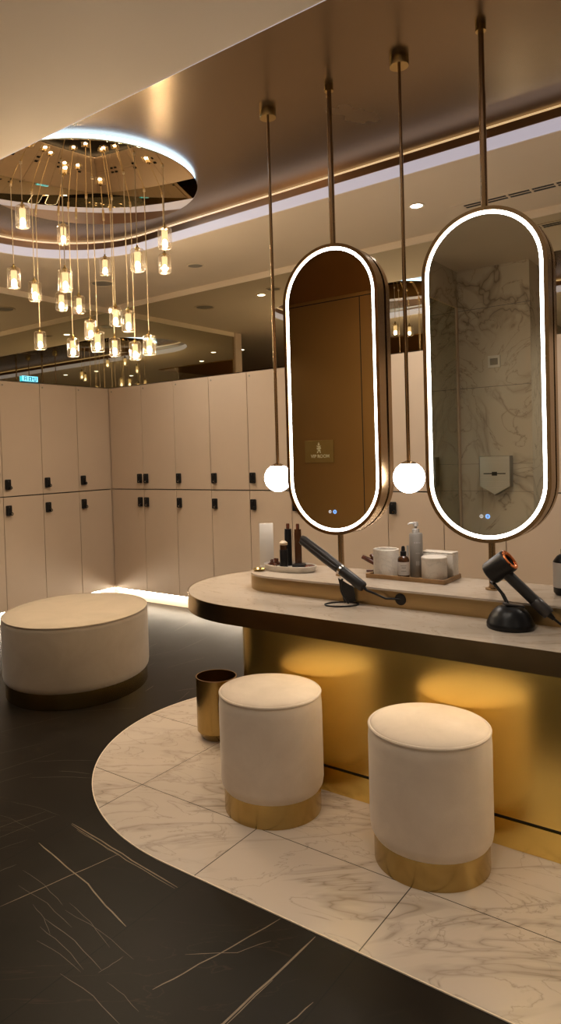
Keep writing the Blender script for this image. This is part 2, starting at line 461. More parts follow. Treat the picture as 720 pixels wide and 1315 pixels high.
def ceiling():
    b = MB(); bm = b.bm
    outer = [(-1.5, -4.1), (5.1, -4.1), (5.1, 7.7), (-1.5, 7.7)]
    hole = stadium(2.7125, 3.44, .7475, -3.7, 48)
    edges = []
    for loop in (outer, hole):
        vs = [bm.verts.new((x, y, CEIL)) for x, y in loop]
        for k in range(len(vs)): edges.append(bm.edges.new((vs[k], vs[(k + 1) % len(vs)])))
    bmesh.ops.triangle_fill(bm, use_beauty=True, use_dissolve=False, edges=edges)
    r = bmesh.ops.extrude_face_region(bm, geom=bm.faces[:])
    for v in r['geom']:
        if isinstance(v, bmesh.types.BMVert): v.co.z = TRAY + .06
    struct(b.build('ceiling', 'ceiling', smooth=False))
    b = MB(); b.prism(stadium(2.7125, 3.44, .7475, -3.7, 48), TRAY, TRAY + .05)
    struct(b.build('ceiling_2', 'gold_ceiling', smooth=False))
    b = MB(); b.band(stadium(2.7125, 3.44, .7475, -3.7, 64), stadium(2.7125, 3.44, .7395, -3.692, 64), 2.846, TRAY - .012)
    struct(b.build('trim_2', 'bronze_trim', ang=30))
    b = MB(); b.band(stadium(2.7125, 3.44, .7475, -3.7, 64), stadium(2.7125, 3.44, .7400, -3.693, 64), TRAY - .0118, TRAY - .001)
    o = b.build('cove_light', 'amberled', ang=30)
    tag(o, 'thin amber light line along the top edge of the bronze ceiling recess', 'light strip')
    b = MB(); b.band(stadium(2.7125, 3.44, .7475, -3.7, 64), stadium(2.7125, 3.44, .7415, -3.694, 64), CEIL + .0015, 2.845)
    o = b.build('cove_light', 'cove', ang=30)
    tag(o, 'pale lilac strip glowing for a hidden cove LED around the edge of the bronze ceiling recess', 'light strip')
ceiling()

# walls
b = MB(); b.box(-.498, .8, 2.10, YB - .03, CEIL - .012, CEIL - .002); struct(b.build('ceiling_3', 'bronze_wall', smooth=False))
b = MB(); b.box(2.42, 5.1, YB + .012, 5.6, 2.024, CEIL); b.box(2.42, 5.1, 5.50, 5.6, 0, 2.024)
struct(b.build('wall_back', 'trimpaint', smooth=False))
b = MB(); b.box(XR + .012, 5.1, -4.1, YB + .012, 2.024, CEIL); b.box(5.0, 5.1, -4.1, YB + .5, 0, 2.024)
b.box(XR, 5.0, -4.1, .545, 0, 2.02)
struct(b.build('wall_right', 'locker', smooth=False))
b = MB(); b.box(-1.5, -.5, 2.062, 7.7, 0, CEIL); b.mi = 1
for y in (2.934,): b.box(-.5004, -.499, y - .004, y + .004, 0, 2.74)
b.box(-.5004, -.499, 2.07, 5.0, 2.736, 2.744)
struct(b.build('wall_left', ['bronze_wall', 'groove'], smooth=False))
b = MB(); b.box(-1.5, -.5, 1.485, 2.062, 0, CEIL); b.box(-1.5, -1.3, -4.1, 1.485, 0, CEIL); b.mi = 1
for z in (1.835, 2.465): b.box(-.5005, -.4992, 1.485, 2.05, z - .002, z + .002)
for z in (1.22, 1.0): b.box(-.5005, -.4992, 1.485, 2.05, z - .0012, z + .0012)
struct(b.build('wall_alcove', ['marble_wall', 'labelink'], smooth=False))
b = MB(); b.box(-1.5, 5.1, -4.2, -4.1, 0, CEIL + .1); struct(b.build('wall_front', 'marble_wall', smooth=False))
b = MB(); b.box(-1.5, 2.42, 7.6, 7.7, 0, CEIL); b.box(2.42, 2.5, 5.6, 7.7, 0, CEIL); struct(b.build('wall_corridor', 'darkwall', smooth=False))
b = MB(); b.box(2.42, 2.54, YB - .02, YB + .5, 0, CEIL, .004); struct(b.build('trim_3', 'post', smooth=False))
# cornice at the head of both mirrors
b = MB(); b.box(2.54, XR, YB - .006, YB + .012, 2.737, CEIL); b.box(XR - .006, XR + .012, -4.1, YB - .006, 2.737, CEIL)
struct(b.build('trim_4', 'trimpaint', smooth=False))

b = MB(); b.box(2.54, XR + .005, YB + .004, YB + .012, 2.024, 2.737)
tag(b.build('wall_mirror', 'wall_mirror', smooth=False), 'grey wall mirror above the lockers left of the room corner', 'mirror', None)
b = MB(); b.box(XR + .004, XR + .012, -4.0, YB + .004, 2.024, 2.737)
tag(b.build('wall_mirror', 'wall_mirror', smooth=False), 'long grey wall mirror above the lockers right of the room corner', 'mirror', None)

b = MB(); b.box(XR + .085, XR + .10, .551, YB + .10, 0, .1145); struct(b.build('baseboard_right', 'locker', smooth=False))
b = MB(); b.box(2.54, XR + .0845, YB + .085, YB + .10, 0, .1145); struct(b.build('baseboard_back', 'locker', smooth=False))
b = MB(); b.box(-.498, .27, 2.046, 2.0615, 2.495, CEIL - .001); struct(b.build('wall_header', 'marble_wall', smooth=False))
# toe-kick light strips
b = MB(); b.box(XR + .03, XR + .06, .56, YB + .03, .097, .111)
tag(b.build('toe_kick_light', 'kickled', smooth=False), 'warm light strip under the lockers behind the vanity counter', 'light strip', None)
b = MB(); b.box(2.56, XR + .02, YB + .03, YB + .06, .097, .111)
tag(b.build('toe_kick_light', 'kickled', smooth=False), 'warm light strip under the lockers behind the large round ottoman', 'light strip', None)

# ------------------------------------------------------------------ lockers
LC = {}
def locker_meshes(w, h, upper):
    k = (round(w, 3), upper)
    if k in LC: return LC[k]
    g = .0026
    b = MB(); b.box(-w / 2 + .0005, w / 2 - .0005, .021, .45, 0, h); body = b.mesh('body', 'locker_in', smooth=False)
    b = MB(); b.box(-w / 2 + g, w / 2 - g, 0, .019, g, h - g, .0012); door = b.mesh('door', 'locker', smooth=False)
    b = MB(); b.box(-.025, .025, -.024, 0, -.043, .043, .007)
    b.mi = 1; b.cyl((-.001, -.0245, .028), (-.001, -.0225, .028), .006, seg=14)
    lock = b.mesh('lock', ['black', 'grey_plastic'])
    b = MB(); b.cyl((.013, -.036, -.027), (.013, -.020, -.027), .0135, .0135, 20); b.mi = 1; b.cyl((.013, -.0375, -.027), (.013, -.0355, -.027), .005, seg=12)
    knob = b.mesh('lock_knob', ['black', 'chrome'])
    b = MB(); b.cyl((0, -.0015, 0), (0, .001, 0), .008, seg=18); badge = b.mesh('number_badge', 'grille')
    LC[k] = (body, door, lock, knob, badge); return LC[k]
ORD = ['first', 'second', 'third', 'fourth', 'fifth', 'sixth', 'seventh', 'eighth', 'ninth', 'tenth', 'eleventh']
def locker(x, y, rz, w, upper, lockright, label, group):
    z0, h = (1.064, .956) if upper else (.116, .944)
    ms = locker_meshes(w, h, upper)
    t = thing('locker', label, 'locker', (x, y, z0), group, rz)
    place('body', ms[0], t); place('door', ms[1], t)
    lx = (w / 2 - .040) if lockright else (-w / 2 + .042)
    lz = (1.163 - z0) if upper else (.948 - z0)
    lk = place('lock', ms[2], t, (lx, 0, lz)); kn = place('lock_knob', ms[3], lk)
    if upper: place('number_badge', ms[4], t, (-w / 2 + .03, 0, h - .035))
yr = [5.009, 4.586] + [4.586 - .4035 * k for k in range(1, 11)]
for i in range(11):
    a, c = yr[i], yr[i + 1]
    for up in (True, False):
        extra = ', lock near its right edge' if i == 0 else ''
        locker(XR, (a + c) / 2, -PI / 2, a - c, up, i == 0,
               '%s locker, %s from the corner in the right bank%s' % ('beige upper' if up else 'beige lower', ORD[i], extra), 'lockers right of the corner')
xl = [4.494, 4.105, 3.711, 3.317, 2.923, 2.545]
for i in range(5):
    a, c = xl[i], xl[i + 1]
    for up in (True, False):
        locker((a + c) / 2, YB, 0, a - c, up, False,
               'beige %s locker, %s from the corner in the bank behind the ottoman' % ('upper' if up else 'lower', ORD[i]), 'lockers left of the corner')
b = MB(); b.box(XR - .002, XR + .02, YB - .006, YB + .004, .116, 2.02); struct(b.build('trim_5', 'locker', smooth=False))

# ------------------------------------------------------------------ vanity island
YEND = -2.2
V = thing('vanity_island', 'long island vanity with marble top, dark bronze edge and gold base', 'vanity', (2.62, .6, .003))
def vb(mb, name, mat, parent=V, **k):
    o = mb.build(name, mat, parent, **k); o.location = -Vector(V.location); return o
b = MB(); b.prism(stadium(2.62, 1.697, .265, YEND, 48), .1095, .678); base_o = vb(b, 'base_panel', 'gold', ang=25)
b = MB(); b.prism(stadium(2.62, 1.697, .265, YEND, 48), .004, .0985); vb(b, 'plinth', 'gold', ang=25)
b = MB(); b.prism(stadium(2.62, 1.697, .256, YEND + .01, 48), .0985, .1095); vb(b, 'groove', 'groove', ang=25)
b = MB(); b.band(stadium(2.62, 1.727, .483, YEND, 64), stadium(2.62, 1.727, .479, YEND + .004, 64), .677, .7505); vb(b, 'edge_band', 'bronze_edge', ang=25)
b = MB(); b.prism(stadium(2.62, 1.727, .4792, YEND + .0038, 64), .680, .750); vb(b, 'countertop', 'marble_top', ang=25)
b = MB(); b.prism(stadium(2.62, 1.746, .18, YEND + .1, 48), .7502, .812, bev=.002); ledge = vb(b, 'ledge', 'bronze_ledge', ang=25)
b = MB(); b.prism(stadium(2.62, 1.746, .18, YEND + .1, 48), .8122, .820, bev=.001); vb(b, 'ledge_top', 'marble_top', ang=25)
b = MB(); b.box(2.262, 2.276, YEND + .2, 1.70, .6735, .6795); vb(b, 'under_counter_light', 'underled', smooth=False)
b = MB(); b.cyl((2.4385, 1.131, .785), (2.443, 1.131, .785), .0225, seg=32); b.cyl((2.4365, 1.131, .785), (2.440, 1.131, .785), .0195, seg=32); vb(b, 'cable_port', 'black')
b = MB(); b.cyl((2.4385, .30, .785), (2.443, .30, .785), .0225, seg=32); vb(b, 'cable_port', 'black')

# ------------------------------------------------------------------ pole mirrors
def pole_mirror(y, label):
    t = thing('pole_mirror', label, 'mirror', (2.615, y, .820), 'pill shaped mirrors on poles')
    Z = lambda z: z - .820
    fx = lambda u, v, w: (w, u, v)           # outline u along y, v along z, w along x
    b = MB(); b.cyl((0, 0, .004), (0, 0, Z(1.02)), .0125, seg=24); b.build('pole', 'bronze', t); b = MB(); b.cyl((0, 0, Z(2.20)), (0, 0, Z(2.66)), .0125, seg=24); b.cyl((0, 0, Z(2.66)), (0, 0, Z(TRAY) - .02), .0105, seg=24)
    b.build('pole', 'bronze', t)
    b = MB(); b.lathe([(0, 0), (.026, 0), (.026, .006), (.014, .008), (.014, .012), (0, .012)], 28); b.build('base_flange', 'bronze', t)
    b = MB(); b.lathe([(0, Z(TRAY) - .0255), (.019, Z(TRAY) - .0255), (.019, Z(TRAY) - .002), (0, Z(TRAY) - .002)], 28); b.build('ceiling_collar', 'brass', t)
    z0, z1, w = Z(1.000), Z(2.222), .454
    out = oblong(w, z0, z1); inn = oblong(w - .028, z0 + .014, z1 - .014)
    mid = oblong(w - .03, z0 + .015, z1 - .015)
    for nm, xa, xb in (('front_frame', -.055, .004), ('rear_frame', .022, .055)):
        b = MB(); b.band(out, inn, xa, xb, fx); b.build(nm, 'bronze', t, ang=30)
    b = MB(); b.prism(oblong(w - .027, z0 + .0135, z1 - .0135), -.046, .046, fx); b.build('core', 'groove', t, ang=30)
    led_o = oblong(w - .0282, z0 + .0141, z1 - .0141); led_i = oblong(w - .054, z0 + .027, z1 - .027)
    for s, nm in ((-1, 'front'), (1, 'rear')):
        b = MB(); b.band(led_o, led_i, s * .0462, s * .0506, fx); b.build('light_ring', 'led', t, ang=30)
        b = MB(); b.prism(oblong(w - .0542, z0 + .0271, z1 - .0271), s * .0462, s * .0505, fx); gl = b.build('mirror_glass', 'glass_mirror', t, ang=30)
        if s < 0:
            b = MB(); zc = Z(1.098)
            n = 22
            ro = [(.0085 * math.cos(2 * PI * k / n), .0085 * math.sin(2 * PI * k / n)) for k in range(n)]
            ri = [(.0042 * math.cos(2 * PI * k / n), .0042 * math.sin(2 * PI * k / n)) for k in range(n)]
            b.band(ro, ri, -.0512, -.0504, lambda u, v, q: (q, u - .004, v + zc))
            b.prism([(u * .35, v * .35) for u, v in ri], -.0512, -.0504, lambda u, v, q: (q, u - .004, v + zc))
            b.build('touch_icon', 'blue', gl, ang=30)
            b = MB(); r2 = [(u * .78, v * .78) for u, v in ro]; r3 = [(u * .58, v * .58) for u, v in ro]
            b.band(r2, r3, -.0512, -.0504, lambda u, v, q: (q, u + .019, v + zc)); b.box(-.0512, -.0504, .018, .020, zc - .0045, zc + .0045)
            b.build('touch_icon', 'white_icon', gl, ang=30)
    return t
pole_mirror(1.481, 'lit pill shaped mirror on a bronze pole reflecting a dark bronze door')
pole_mirror(.842, 'lit pill shaped mirror on a bronze pole reflecting a pale marble wall')

# ------------------------------------------------------------------ globe pendants
def globe(y, label):
    t = thing('globe_pendant', label, 'pendant lamp', (2.62, y, TRAY), 'opal globe pendants')
    b = MB(); b.lathe([(0, -.034), (.037, -.034), (.038, -.032), (.038, -.001), (0, -.001)], 36); b.build('ceiling_canopy', 'brass', t)
    zc = 1.24 - TRAY
    b = MB(); b.cyl((0, 0, -.034), (0, 0, -.36), .0062, seg=16); b.cyl((0, 0, -.36), (0, 0, zc + .066), .0075, seg=16); b.build('rod', 'bronze', t)
    b = MB(); b.lathe([(0, zc + .068), (.01, zc + .068), (.029, zc + .059), (.031, zc + .054), (0, zc + .054)], 32); b.build('globe_cap', 'bronze', t)
    b = MB(); b.sphere((0, 0, zc), .0625, 40, 24); b.build('globe', 'globe', t)
globe(1.80, 'white globe pendant on a long rod left of the mirror reflecting bronze')
globe(1.165, 'white globe pendant on a long rod between the two pill mirrors')

# ------------------------------------------------------------------ chandelier
DX, DY, DZ = 2.62, 3.02, 2.865
CH = thing('chandelier', 'cascading chandelier of small glass cylinder lamps under a round mirrored plate', 'chandelier', (DX, DY, DZ))
b = MB(); b.lathe([(0, 0), (.60, 0), (.602, .001), (.602, .003), (.594, .0135), (0, .0135)], 96); b.build('mirror_plate', 'disc_mirror', CH, ang=30)
b = MB(); b.lathe([(.585, .014), (.592, .014), (.592, .033), (.585, .033), (.585, .014)], 96); b.build('rim_light', 'rimled', CH, ang=30)
PEND = [(2.158, 3.002, 2.587), (2.576, 3.207, 2.637), (2.664, 2.5, 2.486), (2.465, 2.503, 2.333), (2.963, 2.788, 2.468), (3.002, 3.339, 2.565), (2.291, 3.284, 2.353), (2.279, 2.835, 2.258), (2.431, 3.294, 2.306), (2.751, 3.466, 2.325), (2.865, 3.438, 2.319), (2.797, 3.036, 2.177), (2.59, 2.714, 2.077), (2.684, 3.126, 2.099), (2.522, 2.885, 1.983), (2.655, 3.562, 2.088), (2.717, 3.329, 2.024), (2.913, 3.178, 2.029), (2.955, 3.046, 1.995), (2.833, 2.806, 1.987)]
def shade_meshes():
    h = .054; r = .036
    b = MB(); b.lathe([(0, -h), (r - .006, -h), (r, -h + .006), (r, h - .006), (r - .006, h), (.008, h), (.008, h - .009), (r - .013, h - .010), (r - .010, h - .013), (r - .010, -h + .014), (r - .013, -h + .011), (0, -h + .011)], 32)
    sh = b.mesh('pendant_shade', 'glass')
    b = MB(); b.lathe([(.0165, -.042), (.0165, .040), (.0155, .040), (.0155, -.042), (.0165, -.042)], 20); tu = b.mesh('frosted_tube', 'tube')
    b = MB(); b.lathe([(0, -.041), (.008, -.040), (.0125, -.032), (.0115, -.018), (.006, -.008), (0, -.004)], 18); bu = b.mesh('bulb', 'bulb')
    b = MB(); b.lathe([(0, h - .001), (.012, h - .001), (.012, h + .010), (.005, h + .013), (.005, h + .024), (0, h + .024)], 18)
    b.lathe([(0, -.006), (.004, -.006), (.004, h - .001), (0, h - .001)], 14); so = b.mesh('lamp_holder', 'brass')
    return sh, tu, bu, so
SM = shade_meshes()
for x, y, z in PEND:
    s = place('pendant_shade', SM[0], CH, (x - DX, y - DY, z - DZ))
    place('frosted_tube', SM[1], s); place('bulb', SM[2], s); place('lamp_holder', SM[3], s)
    top = DZ - z
    b = MB(); b.cyl((0, 0, .085), (0, 0, top), .0024, seg=8); b.cyl((0, 0, top - .012), (0, 0, top), .007, seg=12); b.build('cable', 'cable', s)

# ------------------------------------------------------------------ ceiling fittings
def downlight(x, y, label, lit=True, energy=30, ang=135, blend=.9):
    t = thing('downlight', label, 'downlight', (x, y, CEIL), 'recessed downlights')
    b = MB(); b.lathe([(.034, -.0005), (.048, -.0005), (.050, -.004), (.046, -.006), (.034, -.003)], 32); b.build('trim_ring', 'trimpaint', t)
    b = MB(); b.lathe([(0, -.0022), (.0335, -.0022), (.0335, -.0005), (0, -.0005)], 28); b.build('lens', 'downlens', t)
    L = bpy.data.lights.new('downlight_lamp', 'SPOT'); L.energy = energy * 1.7; L.color = (1, .90, .77); L.spot_size = math.radians(ang); L.spot_blend = blend; L.shadow_soft_size = .03
    o = bpy.data.objects.new('downlight_lamp', L); COL.objects.link(o); o.parent = t; o.location = (0, 0, -.012)
for x, y, e, lab in [(3.93, 1.66, 26, 'lit downlight in the pale ceiling between the two pill mirrors'),
                     (3.88, 3.65, 17, 'lit downlight in the pale ceiling behind the chandelier'),
                     (3.93, -.30, 26, 'lit downlight over the far side of the vanity outside the view'),
                     (1.55, 3.89, 7, 'lit downlight in the ceiling left of the chandelier'),
                     (1.42, 1.30, 9, 'added unseen downlight for the stool beside the brass bin'),  # added lamp, kept out of frame, to light stool fronts and stone
                     (1.50, .62, 9, 'added unseen downlight for the stool nearest the camera'),  # second added lamp out of frame, fill for the nearer stool
                     (1.43, 5.75, 20, 'lit downlight in the dark corridor past the lockers'),
                     (1.0, 3.2, 12, 'lit downlight in front of the bronze door'),
                     (.55, 1.2, 10, 'lit downlight in front of the marble wall'),
                     (-.9, .55, 30, 'added downlight brightening the recess beside the marble wall'),  # added to brighten the dark return wall in the mirror
                     (.6, -1.6, 16, 'lit downlight in the front part of the room'),
                     (.3, 4.3, 22, 'added downlight brightening the far end of the bronze wall'),  # added so the bronze wall reflects brighter
                     (3.93, -2.3, 22, 'added downlight brightening the near end of the locker passage'),  # added fill for the unseen passage in the reflections
                     (-.4, -1.2, 22, 'added downlight brightening the room by the front marble wall')]:  # added fill for the room behind the camera
    downlight(x, y, lab, energy=e)
def speaker(x, y, r, label):
    t = thing('ceiling_speaker', label, 'ceiling speaker', (x, y, CEIL))
    b = MB(); b.lathe([(r * .82, -.0006), (r, -.0006), (r * 1.01, -.004), (r * .9, -.007), (r * .82, -.003)], 40); b.build('rim', 'trimpaint', t)
    b = MB(); b.lathe([(0, -.005), (r * .5, -.005), (r * .82, -.002), (r * .82, -.0006), (0, -.0006)], 40); b.build('grille', 'grille', t)
speaker(3.99, 3.44, .066, 'small round grey fitting in the pale ceiling right of the chandelier')
speaker(3.86, 4.335, .10, 'larger round grey fitting in the pale ceiling near the lockers corner')
def vent():
    x0, x1, y0, y1 = 4.085, 4.205, -.6, 1.515
    t = thing('ceiling_vent', 'long narrow ceiling air vent with two rows of dark slots', 'vent', ((x0 + x1) / 2, (y0 + y1) / 2, CEIL))
    w = (x1 - x0) / 2; l = (y1 - y0) / 2
    b = MB()
    for a in (b.box(-w, -w + .024, -l, l, -.004, -.0005), b.box(w - .024, w, -l, l, -.004, -.0005), b.box(-w + .024, w - .024, l - .06, l, -.004, -.0005), b.box(-w + .024, w - .024, -l, -l + .03, -.004, -.0005)): pass
    b.build('frame', 'ceiling', t, smooth=False)
    b = MB(); b.box(-w + .024, w - .024, -l + .03, l - .06, -.0012, -.0005); b.build('backing', 'groove', t, smooth=False)
    b = MB(); b.box(-.003, .003, -l + .03, l - .06, -.0038, -.0012)
    y = l - .06
    while y > -l + .03:
        b.box(-w + .024, w - .024, y - .006, y + .006, -.0038, -.0012); y -= .128
    b.build('slat', 'ceiling', t, smooth=False)
vent()

# ------------------------------------------------------------------ stools, ottoman, bin
def stool(x, y, label):
    t = thing('round_stool', label, 'stool', (x, y, .003), 'cream velvet stools')
    b = MB(); b.lathe([(0, 0), (.183, 0), (.1845, .0015), (.1845, .118), (0, .118)], 72); b.build('base_ring', 'brass', t)
    b = MB(); b.lathe([(0, .082), (.168, .082), (.184, .088), (.193, .103), (.1965, .125), (.1965, .40), (.194, .432), (.191, .440), (0, .440)], 72); b.build('body', 'velvet', t)
    b = MB(); b.lathe([(.1885, .438), (.1925, .4365), (.196, .440), (.1965, .4445), (.1935, .448), (.1885, .448)], 72); b.build('piping', 'velvet', t)
    b = MB(); pr = [(0, .436), (.190, .436), (.1905, .443)]
    for k in range(1, 13):
        a = k / 12; pr.append((.1905 * math.cos(a * PI / 2) ** .55 if k < 12 else 0, .443 + .021 * math.sin(a * PI / 2)))
    b.lathe(pr, 72); b.build('seat_cushion', 'velvet', t)
stool(2.144, 1.540, 'cream velvet drum stool on a brass base beside the brass bin')
stool(2.152, .910, 'cream velvet drum stool on a brass base, nearer and right of the bin')

def ottoman():
    t = thing('ottoman', 'large low oval ottoman in beige velvet on a brass plinth by the lockers', 'ottoman', (2.690, 3.352, 0), None, math.atan2(.449, .894))
    rx, ry = .485, .418
    k = dict(rx=rx, ry=ry)
    b = MB(); b.lathe([(0, 0), (.968, 0), (.971, .003), (.971, .115), (0, .115)], 96, **k); b.build('base_ring', 'brass', t)
    b = MB(); b.lathe([(0, .085), (.94, .085), (.975, .090), (.992, .102), (1, .125), (1, .420), (.994, .438), (.985, .445), (0, .445)], 96, **k); b.build('body', 'velvet_ott', t)
    b = MB(); b.lathe([(.978, .444), (.988, .443), (.997, .447), (.996, .452), (.986, .454), (.978, .453)], 96, **k); b.build('piping', 'velvet_ott', t)
    b = MB(); b.lathe([(0, .442), (.98, .442), (.982, .450), (.95, .456), (.8, .459), (.5, .460), (0, .460)], 96, **k); b.build('seat_cushion', 'velvet_ott', t)
ottoman()

def bin_():
    t = thing('waste_bin', 'open round brass waste bin behind the left cream stool', 'bin', (2.535, 2.135, .003))
    b = MB(); r = .098
    b.lathe([(0, .036), (r - .003, .036), (r, .038), (r, .290), (r - .004, .290), (r - .004, .046), (0, .046)], 64); b.build('body', 'brass', t)
    b = MB(); b.lathe([(0, 0), (r - .026, 0), (r - .022, .003), (r - .004, .034), (r - .006, .0365), (0, .0365)], 64); b.build('base', 'brass', t)
    b = MB(); b.lathe([(r - .0045, .2885), (r + .001, .2885), (r + .001, .2925), (r - .0045, .2925), (r - .0045, .2885)], 64); b.build('rim', 'bronze', t)
bin_()

# ------------------------------------------------------------------ things on the counter
LZ = .8205   # ledge top
def hair_dryer():
    R = Vector((.612, -.79, 0)); U = Vector((0, 0, 1)); T = Vector((-.79, -.61, 0))
    base = Vector((2.360, .704, .7505))
    st = thing('dryer_stand', 'black domed dryer stand on the counter under the right mirror', 'stand', base)
    b = MB(); b.lathe([(0, 0), (.073, 0), (.0755, .004), (.0755, .016), (.073, .020), (.066, .038), (.054, .056), (.040, .068), (.030, .072), (0, .072)], 56); b.build('dome', 'black', st)
    b = MB(); b.box(-.032, .032, -.016, .016, -.004, .004, .003); o = b.build('top_plate', 'grey_plastic', st, (.012 * .61, -.012 * .79, .074)); o.rotation_euler = (0, .16, math.atan2(-.79, .612))
    Bc = Vector((2.393, .746, .944))            # barrel centre
    ax = (R * .62 + U * .62 + T * .48).normalized()
    down = Vector((2.392, .590, .800)) - Bc
    b = MB()
    for s in (-.012, .012):
        p0 = base + Vector((.004, .006, .071)) + T * s; p1 = Bc - ax * .028 + T * s - U * .038
        b.tube([p0 - base, (p0 + p1) / 2 + R * .006 - base, p1 - base], .0035, 10)
    b.tube([Bc - ax * .030 - U * .037 + T * .014 - base, Bc - ax * .030 - U * .040 - base, Bc - ax * .030 - U * .037 - T * .014 - base], .006, 10)
    b.build('cradle_arm', 'black', st)
    t = thing('hair_dryer', 'black hair dryer with copper ringed opening, resting on a domed stand', 'hair dryer', Bc)
    rot = Vector((0, 0, 1)).rotation_difference(ax)
    def spin(o): o.rotation_mode = 'QUATERNION'; o.rotation_quaternion = rot; return o
    b = MB(); b.lathe([(.022, -.044), (.034, -.044), (.0385, -.040), (.0395, -.034), (.0395, .034), (.0385, .041), (.0365, .043), (.022, .043), (.022, -.044)], 48); spin(b.build('barrel', 'black_matte', t))
    b = MB(); b.lathe([(.0215, .0432), (.0362, .0432), (.0352, .0465), (.028, .047), (.0215, .040), (.0215, .0432)], 48); spin(b.build('copper_ring', 'copper', t))['label'] = 'copper ring'
    b = MB(); b.lathe([(0, -.03), (.0222, -.03), (.0222, .030), (0, .030)], 32); spin(b.build('bore', 'groove', t))
    d = down.normalized(); L = down.length
    b = MB(); b.tube([d * .030, d * (L * .72)], [.0185, .0185], 28); b.build('handle', 'black_matte', t)
    b = MB(); b.tube([d * (L * .72), d * (L * .735), d * (L * .98), d * L], [.0185, .0205, .0205, .018], 28); b.build('filter_cage', 'grey_plastic', t)
    e = d * L
    b = MB(); b.tube([e, e + d * .02], [.010, .006], 14)
    p = [e + d * .015, e + d * .05 + R * .01, Vector((2.385, .50, .770)) - Bc, Vector((2.36, .42, .7555)) - Bc, Vector((2.33, .30, .7545)) - Bc, Vector((2.36, .15, .7545)) - Bc]
    q = []
    for i in range(len(p) - 1):
        for k in range(6):
            s = k / 6; p0 = p[max(i - 1, 0)]; p1 = p[i]; p2 = p[i + 1]; p3 = p[min(i + 2, len(p) - 1)]
            q.append(.5 * ((2 * p1) + (-p0 + p2) * s + (2 * p0 - 5 * p1 + 4 * p2 - p3) * s * s + (-p0 + 3 * p1 - 3 * p2 + p3) * s ** 3))
    q.append(p[-1]); b.tube(q, .004, 10); b.build('power_cord', 'black', t)
hair_dryer()

def straightener():
    R = Vector((.612, -.79, 0)); T = Vector((-.79, -.61, 0))
    base = Vector((2.382, 1.352, .7505))
    st = thing('straightener_stand', 'thin black wire stand holding up the hair straightener', 'stand', base)
    b = MB(); n = 40; ring = []
    for k in range(n + 1):
        a = 2 * PI * k / n; ring.append(R * .066 * math.cos(a) + T * .040 * math.sin(a) + Vector((0, 0, .003)))
    b.tube(ring, .003, 8, caps=False); b.build('foot_ring', 'black', st)
    b = MB(); up = []
    for k in range(9):
        s = k / 8; up.append(R * (.028 - .030 * math.sin(s * PI * .75)) - T * .008 + Vector((0, 0, .004 + .098 * s)))
    b.tube(up, .004, 10); b.prism([(-.010, .104), (.050, .066), (.060, .010), (.012, .003)], -.002, .002, lambda u, v, w: tuple(R * u + T * w - T * .02 + Vector((0, 0, v + .0)))); b.build('support', 'black_matte', st)
    tip = Vector((2.398, 1.543, 1.000)); end = Vector((2.396, 1.262, .826))
    t = thing('hair_straightener', 'dark grey hair straightener leaning on a wire stand under the left mirror', 'hair straightener', end)
    d = (tip - end); L = d.length; d.normalize(); nrm = (T - d * T.dot(d)).normalized(); upv = d.cross(nrm); 
    if upv.z < 0: upv = -upv
    P = lambda s, u: d * (L * s) + upv * u
    b = MB(); b.tube([P(0, 0), P(.02, 0), P(.34, 0), P(.40, 0)], [.017, .0205, .0205, .019], 24); b.build('handle', 'black_matte', t)
    b = MB(); b.tube([P(.335, 0), P(.365, 0)], [.0212, .0212], 24); b.build('band', 'chrome', t)['label'] = 'silver band'
    b = MB(); b.tube([P(.38, .005), P(.6, .0055), P(.96, .005), P(1, .004)], [.0155, .0165, .0150, .012], 20); b.build('upper_arm', 'grey_plastic', t)
    b = MB(); b.tube([P(.38, -.006), P(.6, -.0075), P(.96, -.007), P(.985, -.006)], [.0150, .0150, .0135, .011], 20); b.build('lower_arm', 'grey_plastic', t)
    e = end
    pts = [P(.0, 0), P(-.05, -.002), Vector((2.412, 1.215, .800)) - e, Vector((2.425, 1.185, .785)) - e, Vector((2.432, 1.150, .786)) - e, Vector((2.4385, 1.131, .785)) - e]
    b = MB(); b.tube(pts, [.008, .005, .004, .004, .004, .004], 10); b.build('power_cord', 'black', t)
straightener()

def pot(name, label, cat, x, y, z, prof, mat, seg=40):
    b = MB(); b.lathe(prof, seg); o = b.build(name, mat, None, (x, y, z)); tag(o, label, cat); return o

# left group
b = MB(); b.box(-.004, .004, -.033, .033, 0, .205, .0015); b.box(-.008, .008, -.033, .033, 0, .006, .001)
o = b.build('display_panel', 'frost', None, (2.657, 1.903, LZ)); o.rotation_euler = (0, 0, math.radians(38)); tag(o, 'pale upright frosted panel at the left end of the vanity ledge', 'panel')
pot('trinket_dish', 'tiny flat brass dish at the left tip of the vanity ledge', 'dish', 2.545, 1.868, LZ, [(0, 0), (.022, 0), (.030, .009), (.028, .010), (.021, .003), (0, .003)], 'brass')
tr = thing('marble_tray', 'oval pale marble tray holding dark bottles on the ledge left end', 'tray', (2.628, 1.755, LZ))
b = MB(); k = dict(rx=.078, ry=.133)
b.lathe([(0, 0), (.93, 0), (.97, .004), (1, .026), (.985, .027), (.95, .010), (0, .010)], 64, **k); b.build('dish', 'marble_ware', tr)
TZ = LZ + .0102
def styler(x, y, label, nub):
    t = thing('curling_barrel', label, 'hair styler attachment', (x, y, TZ), 'tall dark styler barrels')
    b = MB(); b.lathe([(0, 0), (.0165, 0), (.0165, .150), (.0155, .170), (0, .170)], 28); b.build('barrel', nub, t)
    b = MB(); b.lathe([(0, .170), (.008, .170), (.008, .190), (.0065, .195), (0, .195)], 18); b.build('tip', 'brownplastic', t)
styler(2.682, 1.797, 'tall black styler barrel with brown tip, left one on the marble tray', 'black')
